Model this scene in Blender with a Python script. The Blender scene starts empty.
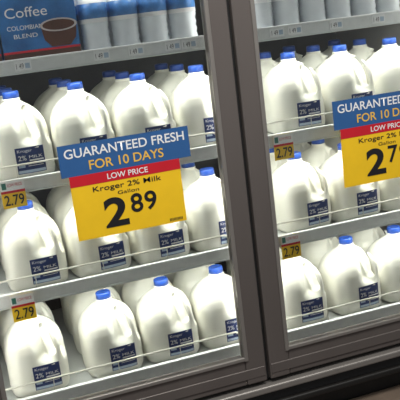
import bpy, bmesh, math, random
from mathutils import Matrix, Vector
random.seed(4)
D=bpy.data; SC=bpy.context.scene; COL=SC.collection
FLOOR=-1.36
# ---------------- materials ----------------
def mat(name,col,rough=0.5,metal=0.0,noise=0.0,nscale=20,sss=0,spec=0.5,trans=0,bump=0,stretch=None):
    m=D.materials.new(name);m.use_nodes=True
    nt=m.node_tree;b=nt.nodes['Principled BSDF']
    b.inputs['Base Color'].default_value=(*col,1);b.inputs['Roughness'].default_value=rough
    b.inputs['Metallic'].default_value=metal;b.inputs['Specular IOR Level'].default_value=spec
    if sss:
        b.inputs['Subsurface Weight'].default_value=sss
        b.inputs['Subsurface Radius'].default_value=(1,1,.9);b.inputs['Subsurface Scale'].default_value=.012
    if trans: b.inputs['Transmission Weight'].default_value=trans
    if noise or bump:
        tc=nt.nodes.new('ShaderNodeTexCoord');mp=nt.nodes.new('ShaderNodeMapping')
        if stretch: mp.inputs['Scale'].default_value=stretch
        n=nt.nodes.new('ShaderNodeTexNoise');n.inputs['Scale'].default_value=nscale;n.inputs['Detail'].default_value=4
        nt.links.new(tc.outputs['Object'],mp.inputs[0]);nt.links.new(mp.outputs[0],n.inputs['Vector'])
        if noise:
            r=nt.nodes.new('ShaderNodeValToRGB')
            r.color_ramp.elements[0].position=.3;r.color_ramp.elements[1].position=.7
            r.color_ramp.elements[0].color=(*[c*(1-noise) for c in col],1)
            r.color_ramp.elements[1].color=(*[min(1,c*(1+noise)) for c in col],1)
            nt.links.new(n.outputs['Fac'],r.inputs[0]);nt.links.new(r.outputs[0],b.inputs['Base Color'])
        if bump:
            bp=nt.nodes.new('ShaderNodeBump');bp.inputs['Strength'].default_value=bump;bp.inputs['Distance'].default_value=.002
            nt.links.new(n.outputs['Fac'],bp.inputs['Height']);nt.links.new(bp.outputs[0],b.inputs['Normal'])
    return m
M=dict(
 milk=mat('milk_plastic',(.84,.83,.74),.33,noise=.03,nscale=12,sss=.10),
 cap=mat('blue_cap',(.012,.06,.32),.35,noise=.05),
 navy=mat('label_navy',(.013,.03,.13),.4,noise=.15,nscale=40),
 white=mat('print_white',(.85,.85,.85),.45,noise=.02),
 labgrey=mat('label_grey',(.40,.50,.62),.45,noise=.1),
 frame=mat('frame_metal',(.15,.13,.12),.40,metal=.35,noise=.06,nscale=9,stretch=(1,1,.2)),
 frameL=mat('frame_metal_light',(.27,.25,.23),.36,metal=.4,noise=.05,nscale=9),
 gasket=mat('gasket_black',(.02,.02,.02),.6,noise=.1),
 shelf=mat('shelf_white',(.62,.64,.63),.45,noise=.03),
 strip=mat('price_strip',(.72,.73,.72),.3,noise=.05,nscale=60),
 wire=mat('wire_white',(.68,.66,.58),.3,noise=.02),
 inner=mat('liner_grey',(.08,.08,.08),.6,noise=.08),
 dark=mat('dark_base',(.010,.009,.008),.55,noise=.2),
 bumper=mat('bumper_tan',(.16,.12,.09),.5,noise=.1),
 blue=mat('sign_blue',(.028,.11,.30),.4,noise=.04),
 yellow=mat('sign_yellow',(.93,.58,.015),.4,noise=.03),
 red=mat('sign_red',(.58,.012,.025),.4,noise=.04),
 orange=mat('sign_orange',(.85,.50,.08),.4,noise=.03),
 ink=mat('sign_ink',(.012,.012,.015),.4,noise=.1),
 floor=mat('floor_tile',(.06,.04,.03),.45,noise=.15,nscale=3),
 wall=mat('wall_paint',(.35,.34,.33),.6,noise=.03),
 purple=mat('carton_blue',(.03,.16,.42),.35,noise=.35,nscale=14),
 brown=mat('coffee_brown',(.09,.03,.015),.35,noise=.2),
 cream=mat('mug_cream',(.55,.50,.48),.35,noise=.08),
 green=mat('carton_green',(.05,.2,.15),.4,noise=.1),
 bottle=mat('bottle_plastic',(.88,.92,.96),.12,noise=.06,nscale=25,trans=.25),
 lblue=mat('bottle_label',(.05,.20,.52),.35,noise=.25,nscale=60),
)
g=D.materials.new('door_glass');g.use_nodes=True;nt=g.node_tree;nt.nodes.clear()
o=nt.nodes.new('ShaderNodeOutputMaterial');mx=nt.nodes.new('ShaderNodeMixShader');t=nt.nodes.new('ShaderNodeBsdfTransparent')
gl=nt.nodes.new('ShaderNodeBsdfGlossy');gl.inputs['Roughness'].default_value=.05;fr=nt.nodes.new('ShaderNodeFresnel');fr.inputs['IOR'].default_value=1.45
t.inputs['Color'].default_value=(.97,.985,.975,1)
nt.links.new(fr.outputs[0],mx.inputs[0]);nt.links.new(t.outputs[0],mx.inputs[1]);nt.links.new(gl.outputs[0],mx.inputs[2]);nt.links.new(mx.outputs[0],o.inputs[0])
M['glass']=g
e=D.materials.new('led_tube');e.use_nodes=True
b=e.node_tree.nodes['Principled BSDF'];b.inputs['Emission Color'].default_value=(1,.98,.93,1);b.inputs['Emission Strength'].default_value=10
M['led']=e
# ---------------- helpers ----------------
def empty(name,loc=(0,0,0)):
    ob=D.objects.new(name,None);ob.location=loc;ob.empty_display_size=.05;COL.objects.link(ob);return ob
def addmesh(name,me,parent=None,loc=(0,0,0)):
    ob=D.objects.new(name,me);COL.objects.link(ob);ob.location=loc
    if parent: ob.parent=parent
    return ob
def box(name,x0,x1,y0,y1,z0,z1,m,parent=None,bev=0.0):
    cx,cy,cz=(x0+x1)/2,(y0+y1)/2,(z0+z1)/2
    bm=bmesh.new();bmesh.ops.create_cube(bm,size=1)
    bmesh.ops.scale(bm,vec=(x1-x0,y1-y0,z1-z0),verts=bm.verts)
    if bev: bmesh.ops.bevel(bm,geom=bm.edges[:],offset=bev,segments=3,affect='EDGES',profile=.5)
    me=D.meshes.new(name);bm.to_mesh(me);bm.free();me.materials.append(M[m])
    ob=addmesh(name,me,parent)
    p=parent.location if parent else Vector((0,0,0))
    ob.location=Vector((cx,cy,cz))-p
    return ob
def textmesh(s,bold=.0,ext=.0):
    c=D.curves.new('t','FONT');c.body=s;c.size=1;c.offset=bold;c.extrude=ext;c.align_x='LEFT'
    ob=D.objects.new('t',c);COL.objects.link(ob);bpy.context.view_layer.update()
    dg=bpy.context.evaluated_depsgraph_get()
    me=D.meshes.new_from_object(ob.evaluated_get(dg));D.objects.remove(ob);return me
def text(name,s,x0,x1,z0,z1,y,m,parent,bold=.02):
    me=textmesh(s,bold)
    xs=[v.co.x for v in me.vertices];ys=[v.co.y for v in me.vertices]
    a,b_,c,d=min(xs),max(xs),min(ys),max(ys);p=parent.location
    for v in me.vertices:
        v.co=Vector((x0+(v.co.x-a)/(b_-a)*(x1-x0)-p.x,y-p.y,z0+(v.co.y-c)/(d-c)*(z1-z0)-p.z))
    me.materials.clear();me.materials.append(M[m]);return addmesh(name,me,parent)
def tube(name,pts,r,m,parent=None,cyc=False):
    c=D.curves.new(name,'CURVE');c.dimensions='3D';c.bevel_depth=r;c.bevel_resolution=3
    s=c.splines.new('POLY');s.points.add(len(pts)-1)
    for i,q in enumerate(pts): s.points[i].co=(*q,1)
    s.use_cyclic_u=cyc
    ob=D.objects.new('t',c);COL.objects.link(ob);bpy.context.view_layer.update()
    me=D.meshes.new_from_object(ob.evaluated_get(bpy.context.evaluated_depsgraph_get()));D.objects.remove(ob)
    me.materials.clear();me.materials.append(M[m])
    for p in me.polygons:p.use_smooth=True
    return addmesh(name,me,parent,loc=(-parent.location if parent else (0,0,0)))
def lathe_bm(bm,prof,seg,mi,cx=0,cy=0):
    rings=[]
    for r,z in prof: rings.append([bm.verts.new((cx+r*math.cos(2*math.pi*i/seg),cy+r*math.sin(2*math.pi*i/seg),z)) for i in range(seg)])
    for a,b_ in zip(rings,rings[1:]):
        for i in range(seg):
            f=bm.faces.new((a[i],a[(i+1)%seg],b_[(i+1)%seg],b_[i]));f.material_index=mi;f.smooth=True
    f=bm.faces.new(rings[-1]);f.material_index=mi
    f=bm.faces.new(rings[0][::-1]);f.material_index=mi
# ---------------- milk jug mesh ----------------
R=.0905
def interp(tab,z):
    if z<=tab[0][0]:return tab[0][1]
    for (a,va),(b_,vb) in zip(tab,tab[1:]):
        if z<=b_:
            u=(z-a)/(b_-a);return va+(vb-va)*u
    return tab[-1][1]
BASE=[(0,.84),(.006,.93),(.016,.98),(.03,1),(.118,1),(.138,.985),(.158,.935),(.177,.84),(.194,.69),(.207,.52),(.217,.35),(.224,.255),(.236,.24)]
REC=[(0,1),(.095,1),(.106,.88),(.118,.60),(.16,.48),(.19,.42),(.21,.36),(.224,.255),(.236,.24)]
RID=[(0,.84),(.006,.93),(.016,.98),(.03,1),(.12,1),(.15,.98),(.17,.93),(.19,.82),(.203,.70),(.213,.53),(.220,.36),(.226,.25),(.236,.24)]
TH=math.radians(-50)
def jr(th,z):
    s0=interp(BASE,z)
    n=2+1.8*min(1,max(0,(s0-.25)/.6))
    def sq(s): return R*s/((abs(math.cos(th))**n+abs(math.sin(th))**n)**(1/n))
    d=(th-TH+math.pi)%(2*math.pi)-math.pi
    w2=math.exp(-(d/.62)**4);w1=math.exp(-(d/.165)**4)
    s=s0*(1-w2)+min(s0,interp(REC,z))*w2
    s=s*(1-w1)+interp(RID,z)*w1
    return sq(s)
bm=bmesh.new();SEG=144;zs=[.236*i/70 for i in range(71)];rings=[]
for z in zs:
    ring=[]
    for i in range(SEG):
        th=2*math.pi*i/SEG;r=jr(th,z);ring.append(bm.verts.new((r*math.cos(th),r*math.sin(th),z)))
    rings.append(ring)
for a,b_ in zip(rings,rings[1:]):
    for i in range(SEG): bm.faces.new((a[i],a[(i+1)%SEG],b_[(i+1)%SEG],b_[i]))
bm.faces.new(rings[-1]);bm.faces.new(rings[0][::-1])
bmesh.ops.recalc_face_normals(bm,faces=bm.faces)
me=D.meshes.new('jb');bm.to_mesh(me);bm.free();jb=addmesh('jb',me)
bm=bmesh.new()
er=Vector((math.cos(TH),math.sin(TH),0));et=Vector((-math.sin(TH),math.cos(TH),0))
A=Vector((.082,.130));B=Vector((.057,.196));ax=(B-A).normalized();px=Vector((-ax.y,ax.x))
out=[];rr=.0155
for i in range(13):
    a=math.pi*i/12; out.append(B+px*rr*-math.cos(a)+ax*rr*math.sin(a))
for i in range(13):
    a=math.pi*i/12; out.append(A+px*rr*math.cos(a)-ax*rr*math.sin(a))
lo=[bm.verts.new(er*q.x+et*-.07+Vector((0,0,q.y))) for q in out]
hi=[bm.verts.new(er*q.x+et*.07+Vector((0,0,q.y))) for q in out]
n=len(out)
for i in range(n): bm.faces.new((lo[i],lo[(i+1)%n],hi[(i+1)%n],hi[i]))
bm.faces.new(lo[::-1]);bm.faces.new(hi);bmesh.ops.recalc_face_normals(bm,faces=bm.faces)
me=D.meshes.new('jc');bm.to_mesh(me);bm.free();jc=addmesh('jc',me)
mo=jb.modifiers.new('b','BOOLEAN');mo.object=jc;mo.operation='DIFFERENCE';mo.solver='EXACT'
mo=jb.modifiers.new('r','REMESH');mo.mode='VOXEL';mo.voxel_size=.0026
mo=jb.modifiers.new('s','SMOOTH');mo.iterations=5;mo.factor=.6
bpy.context.view_layer.update()
body=D.meshes.new_from_object(jb.evaluated_get(bpy.context.evaluated_depsgraph_get()))
D.objects.remove(jb);D.objects.remove(jc)
bm=bmesh.new();bm.from_mesh(body)
for f in bm.faces: f.smooth=True;f.material_index=0
lathe_bm(bm,[(.0235,.224),(.025,.226),(.025,.229),(.0235,.231)],40,0)
capp=[(.0205,.230),(.0232,.231),(.0232,.247),(.0218,.2505),(.017,.2515),(.0165,.2505),(.001,.2505)]
lathe_bm(bm,capp,48,1)
def surf(x,z,off):
    lo_,hi_=-math.pi+.02,-.02
    for _ in range(30):
        m_=(lo_+hi_)/2
        if jr(m_,z)*math.cos(m_)<x: lo_=m_
        else: hi_=m_
    th=(lo_+hi_)/2;r=jr(th,z)+off;return Vector((r*math.cos(th),r*math.sin(th),z))
def patch(x0,x1,z0,z1,mi,off):
    N=12;K=6;g_=[[bm.verts.new(surf(x0+(x1-x0)*i/N,z0+(z1-z0)*k/K,off)) for i in range(N+1)] for k in range(K+1)]
    for k in range(K):
        for i in range(N):
            f=bm.faces.new((g_[k][i],g_[k][i+1],g_[k+1][i+1],g_[k+1][i]));f.material_index=mi;f.smooth=True
LX0,LX1=-.020,.059;LZ=.001
patch(LX0,LX1,.022+LZ,.096+LZ,2,.0010)
patch(LX0+.002,LX1-.002,.024+LZ,.032+LZ,4,.0016)
patch(LX0+.036,LX1-.004,.056+LZ,.060+LZ,3,.0016)
patch(LX0+.004,LX0+.022,.040+LZ,.052+LZ,4,.0016)
patch(LX0+.030,LX1-.006,.042+LZ,.0435+LZ,3,.0016)
patch(LX0+.030,LX1-.012,.047+LZ,.0485+LZ,3,.0016)
def jtext(s,x0,x1,z0,z1,mi,bold=.02):
    me=textmesh(s,bold);xs=[v.co.x for v in me.vertices];ys=[v.co.y for v in me.vertices]
    a,b2,c,d=min(xs),max(xs),min(ys),max(ys)
    vs=[bm.verts.new(surf(x0+(v.co.x-a)/(b2-a)*(x1-x0),z0+LZ+(v.co.y-c)/(d-c)*(z1-z0),.002)) for v in me.vertices]
    for p in me.polygons:
        try:
            f=bm.faces.new([vs[i] for i in p.vertices]);f.material_index=mi
        except Exception: pass
jtext('Kroger',LX0+.006,LX0+.046,.080,.091,3,.0)
jtext('2%',LX0+.006,LX0+.028,.060,.074,3,.0)
jtext('MILK',LX0+.036,LX1-.006,.064,.072,3,.0)
JUG=D.meshes.new('milk_jug_mesh');bm.to_mesh(JUG);bm.free()
for k in ('milk','cap','navy','white','labgrey'): JUG.materials.append(M[k])
def jug(x,y,z,rot=0):
    ob=addmesh('milk_jug',JUG,loc=(x,y,z));ob.rotation_euler=(0,0,math.radians(rot));return ob
P=.324
Z=[-P*k for k in range(4)]
rowsx={1:[-.174,.013,.203,.390,.703,.890,1.077],
       2:[-.187,.005,.197,.387,.693,.880,1.068],
       3:[-.232,.001,.190,.377,.652,.857,1.047]}
for k,xs in rowsx.items():
    for j in range(3):
        for i,x in enumerate(xs):
            dx=0 if j==0 else random.uniform(-.002,.002)
            jug(x+dx,.200+j*.190,Z[k]+.0008,random.uniform(-4,6))
# ---------------- refrigerated case ----------------
case=empty('refrigerated_display_case',(0.4,.4,FLOOR))
XL,XR=-.43,1.24;TOP=.80;BOT=-1.06
box('back_panel',XL,XR,.86,.90,BOT,TOP,'inner',case)
box('side_panel_left',XL-.03,XL,0.0,.90,BOT,TOP,'wall',case)
box('side_panel_right',XR,XR+.03,0.0,.90,BOT,TOP,'wall',case)
box('top_panel',XL-.03,XR+.03,0.0,.90,TOP,TOP+.05,'wall',case)
box('bottom_pan',XL,XR,0.02,.86,BOT-.03,Z[3]-.025,'inner',case)
box('centre_post',.405,.465,.025,.075,BOT,TOP,'inner',case)
box('header_trim',XL-.03,XR+.03,-.035,.0,TOP-.03,TOP+.2,'frame',case,.004)
box('sill_rail',XL-.03,XR+.03,-.035,.02,BOT-.024,BOT,'frameL',case,.006)
box('sill_gap',XL-.03,XR+.03,-.012,.02,BOT-.06,BOT-.024,'gasket',case)
box('lower_rail',XL-.03,XR+.03,-.03,.02,BOT-.082,BOT-.06,'dark',case,.006)
box('kick_plate',XL-.03,XR+.03,.03,.06,FLOOR,BOT-.08,'dark',case)
box('base_body',XL-.03,XR+.03,.06,.90,FLOOR,BOT-.03,'dark',case)
box('bumper_rail',XL-.03,XR+.03,-.07,.03,-1.25,-1.215,'bumper',case,.012)
for k in range(-1,4):
    z=-P*k
    n0='shelf_%d_'%(k+2)
    for a,b_ in ((-.42,.43),(.44,1.23)):
        box(n0+'deck',a,b_,.10,.85,z-.018,z,'shelf',case)
        box(n0+'price_strip',a,b_,.088,.099,z-.020,z+.014,'strip',case,.002)
        box(n0+'strip_lip',a,b_,.084,.099,z+.012,z+.017,'white',case,.001)
        box(n0+'strip_lip_low',a,b_,.084,.099,z-.024,z-.019,'shelf',case,.001)
        if k>0:
            y=.106;h=.052;a2,b2=a+.02,b_-.03
            if a>0: a2=.56
            pts=[(a2,y,z),(a2,y,z+h-.012),(a2+.004,y,z+h-.004),(a2+.012,y,z+h),(b2-.012,y,z+h),(b2-.004,y,z+h-.004),(b2,y,z+h-.012),(b2,y,z)]
            tube(n0+'guard_wire',pts,.0030,'wire',case)
            for q in range(1,4):
                xx=a2+(b2-a2)*q/4;tube(n0+'guard_post',[(xx,y+.002,z),(xx,y+.002,z+h)],.0014,'wire',case)
for i,x in enumerate([-.16,.06,.16,.27,.32,.60,.66,.80,.95]):
    box('shelf_label',x,x+.045,.086,.088,Z[0]-.015,Z[0]+.011,'white',case)
    text('shelf_label_print','1 49',x+.004,x+.024,Z[0]-.010,Z[0]+.004,.0855,'ink',case,0)
    box('shelf_label_bar',x+.028,x+.041,.0852,.086,Z[0]-.010,Z[0]+.004,'labgrey',case)
def door(xa,xb,hx):
    d=empty('glass_door',((xa+xb)/2,0,-.1));w=.066
    zb,zt=-1.045,TOP-.04
    for nm,a,b_ in(('stile_left',xa,xa+w),('stile_right',xb-w,xb)):
        box(nm,a,b_,-.022,.018,zb,zt,'frame',d,.004)
    box('rail_bottom',xa+w,xb-w,-.020,.018,zb,zb+.088,'frame',d,.004)
    box('rail_bottom_face',xa+.004,xb-.004,-.0235,-.018,zb+.018,zb+.05,'frame',d,.002)
    box('rail_top',xa+w,xb-w,-.020,.018,zt-.08,zt,'frame',d,.004)
    for nm,a,b_ in(('trim_left',xa+w-.010,xa+w+.003),('trim_right',xb-w-.003,xb-w+.010)):
        box(nm,a,b_,-.026,-.016,zb+.08,zt-.07,'frameL',d,.002)
    box('trim_low',xa+w,xb-w,-.026,-.016,zb+.082,zb+.094,'frameL',d,.002)
    box('glass_pane',xa+w-.004,xb-w+.004,.0,.005,zb+.08,zt-.07,'glass',d)
    for nm,a,b_ in(('gasket_left',xa+.005,xa+w-.01),('gasket_right',xb-w+.01,xb-.005)):
        box(nm,a,b_,.018,.026,zb+.02,zt-.02,'gasket',d)
    box('handle_mount_top',hx-.008,hx+.008,-.05,-.02,.11,.125,'frameL',d,.002)
    box('handle_bar',hx-.008,hx+.008,-.058,-.046,.10,.42,'frameL',d,.004)
    box('handle_mount_high',hx-.008,hx+.008,-.05,-.02,.395,.41,'frameL',d,.002)
    return d
door(-.412,.430,-.385)
door(.4425,1.215,1.19)
box('centre_gap_fill',.4305,.442,-.004,.02,-1.045,TOP-.04,'gasket',case)
for x,nm in((.435,'c'),(-.40,'l'),(1.19,'r')):
    box('led_fixture_'+nm,x-.012,x+.012,.028 if nm!='c' else .076,.040 if nm!='c' else .084,-1.0,.7,'led',case)
# ---------------- signs ----------------
def sign(x0,price):
    W=.373;y=-.004
    s=empty('price_sign',(x0+W/2,y,-.36))
    bt,bb,yb=-.224,-.312,-.494
    box('header_board',x0,x0+W,y-.0015,y,bb,bt,'blue',s)
    a,b_=x0+.020,x0+W-.036
    box('price_board',a,b_,y-.0012,y,yb,bb,'yellow',s)
    box('red_band',a,b_,y-.0018,y-.0012,bb-.030,bb,'red',s)
    Y=y-.0023
    text('header_text','GUARANTEED FRESH',x0+.016,x0+W-.014,bt-.038,bt-.012,Y,'white',s,.012)
    text('header_text_low','FOR 10 DAYS',x0+.080,x0+W-.080,bt-.076,bt-.050,Y,'orange',s,.012)
    text('low_price',"LOW PRICE",a+.105,b_-.095,bb-.023,bb-.007,Y,'white',s,.012)
    text('product','Kroger 2% Milk',a+.060,b_-.060,bb-.056,bb-.037,Y,'ink',s,.004)
    text('product_size','Gallon',a+.128,b_-.128,bb-.070,bb-.060,Y,'ink',s,.0)
    text('dollars',price[0],a+.082,a+.150,yb+.022,yb+.106,Y,'ink',s,.03)
    text('cents_tens',price[1][0],a+.160,a+.195,yb+.052,yb+.106,Y,'ink',s,.015)
    text('cents_ones',price[1][1],a+.201,a+.236,yb+.052,yb+.106,Y,'ink',s,.015)
    for i in range(10): box('barcode',b_-.05+i*.004,b_-.048+i*.004,Y,Y+.0004,yb+.006,yb+.014,'ink',s)
sign(-.096,('2','89'))
sign(.738,('2','79'))
def tag(xc,zt):
    s=empty('price_tag',(xc,.08,zt-.035));w=.066;h=.078;y=.082
    box('tag_card',xc-w/2,xc+w/2,y-.001,y,zt-h,zt,'yellow',s)
    box('tag_top',xc-w/2,xc+w/2,y-.0015,y-.001,zt-.030,zt,'white',s)
    box('tag_logo',xc-w/2+.004,xc-w/2+.016,y-.002,y-.0015,zt-.024,zt-.006,'green',s)
    box('tag_band',xc-w/2,xc+w/2,y-.0016,y-.001,zt-.036,zt-.029,'red',s)
    text('tag_small','LOW PRICE',xc-w/2+.020,xc+w/2-.006,zt-.018,zt-.009,y-.0022,'red',s,0)
    text('tag_price','2.79',xc-w/2+.006,xc+w/2-.006,zt-h+.007,zt-.041,y-.0016,'ink',s,.012)
tag(-.222,-.306);tag(-.250,-.636);tag(.606,-.310);tag(.598,-.630)
# ---------------- top shelf goods ----------------
def carton(x0,x1,h):
    c=empty('coffee_carton',((x0+x1)/2,.2,0));y=.125
    box('carton_body',x0,x1,y,.34,0.0005,h,'purple',c,.004)
    box('carton_base_band',x0+.001,x1-.001,y-.001,y+.01,.004,.030,'brown',c)
    box('carton_red_band',x0+.001,x1-.001,y-.0015,y+.01,.030,.036,'red',c)
    text('carton_text','COLOMBIAN',x0+.02,x0+.118,.092,.104,y-.002,'white',c,.0)
    text('carton_text_low','BLEND',x0+.035,x0+.100,.070,.081,y-.002,'white',c,.0)
    text('carton_logo','Coffee',x0+.02,x0+.135,.125,.152,y-.002,'white',c,.0)
    xc=x1-.054
    def poly(nm,pts,dy,m):
        bm=bmesh.new();bm.faces.new([bm.verts.new((a-c.location.x,y-dy-.2,z)) for a,z in pts])
        me=D.meshes.new(nm);bm.to_mesh(me);bm.free();me.materials.append(M[m]);addmesh(nm,me,c)
    poly('mug_print',[(xc-.050,.095),(xc-.044,.058),(xc-.026,.038),(xc+.026,.038),(xc+.044,.058),(xc+.050,.095)],.003,'brown')
    poly('mug_rim_print',[(xc+.052*math.cos(i*math.pi/12),.096+.018*math.sin(i*math.pi/12)) for i in range(24)],.0035,'cream')
    poly('mug_coffee_print',[(xc+.045*math.cos(i*math.pi/12),.096+.014*math.sin(i*math.pi/12)) for i in range(24)],.004,'brown')
carton(-.40,-.185,.25);carton(-.18,.035,.25)
bm=bmesh.new()
lathe_bm(bm,[(.034,0),(.040,.006),(.041,.02),(.038,.03),(.041,.04),(.038,.05),(.041,.06),(.038,.07),(.041,.08),(.041,.18),(.036,.205),(.022,.232),(.014,.245),(.014,.252)],36,0)
lathe_bm(bm,[(.0418,.088),(.0418,.165)],36,3);lathe_bm(bm,[(.0422,.100),(.0422,.142)],36,1)
lathe_bm(bm,[(.016,.252),(.016,.268),(.014,.27)],24,2)
BOT_=D.meshes.new('water_bottle_mesh');bm.to_mesh(BOT_);bm.free()
for k in('bottle','lblue','cap','white'):BOT_.materials.append(M[k])
for j in range(3):
    for x in [.088,.176,.264,.352,.60,.69,.78,.87,.96,1.05]:
        addmesh('water_bottle',BOT_,loc=(x+random.uniform(-.001,.001),.155+j*.09,.0005))
# ---------------- room ----------------
box('floor',-3,4,-4,1.2,FLOOR-.05,FLOOR,'floor')
box('wall_left',-3,XL-.035,-.0,.1,FLOOR,2.0,'wall')
box('wall_right',XR+.035,4,-.0,.1,FLOOR,2.0,'wall')
box('wall_back',XL-.03,XR+.03,-.0,.1,TOP+.21,2.0,'wall')
# ---------------- lights ----------------
def area(name,loc,rot,sx,sy,en,col=(1,1,1)):
    l=D.lights.new(name,'AREA');l.shape='RECTANGLE';l.size=sx;l.size_y=sy;l.energy=en;l.color=col
    ob=D.objects.new(name,l);COL.objects.link(ob);ob.location=loc;ob.rotation_euler=rot
area('ceiling_light',(.0,-1.3,1.9),(math.radians(36),0,0),2.0,.6,76,(1,.98,.94))
area('ceiling_light',(1.6,-2.2,1.9),(math.radians(46),0,math.radians(20)),1.6,.5,20,(1,.98,.94))
for z in [P]+Z[:3]:  # added fill under the shelf fronts; topmost pair brightens the dim top shelf
    area('shelf_fill_light',(0.03,.13,z-.022),(0,0,0),.75,.02,2.0,(1,1,.96))
    area('shelf_fill_light',(0.85,.13,z-.022),(0,0,0),.75,.02,2.0,(1,1,.96))
w=D.worlds.new('w');SC.world=w;w.use_nodes=True
w.node_tree.nodes['Background'].inputs[0].default_value=(.95,.97,1,1);w.node_tree.nodes['Background'].inputs[1].default_value=.27
# ---------------- camera ----------------
C=(-.3766,-2.1044,.0626);yaw,pit,rol=.3066,.2259,.1216
F=Vector((math.sin(yaw)*math.cos(pit),math.cos(yaw)*math.cos(pit),-math.sin(pit)))
R0=Vector((math.cos(yaw),-math.sin(yaw),0));U0=R0.cross(F)
Rv=R0*math.cos(rol)-U0*math.sin(rol);Uv=R0*math.sin(rol)+U0*math.cos(rol)
cd=D.cameras.new('camera');co=D.objects.new('camera',cd);COL.objects.link(co)
m=Matrix((Rv,Uv,-F)).transposed().to_4x4();m.translation=Vector(C);co.matrix_world=m
cd.sensor_width=36;cd.lens=780/400*36;cd.clip_start=.05
SC.camera=co
SC.view_settings.view_transform='Standard'
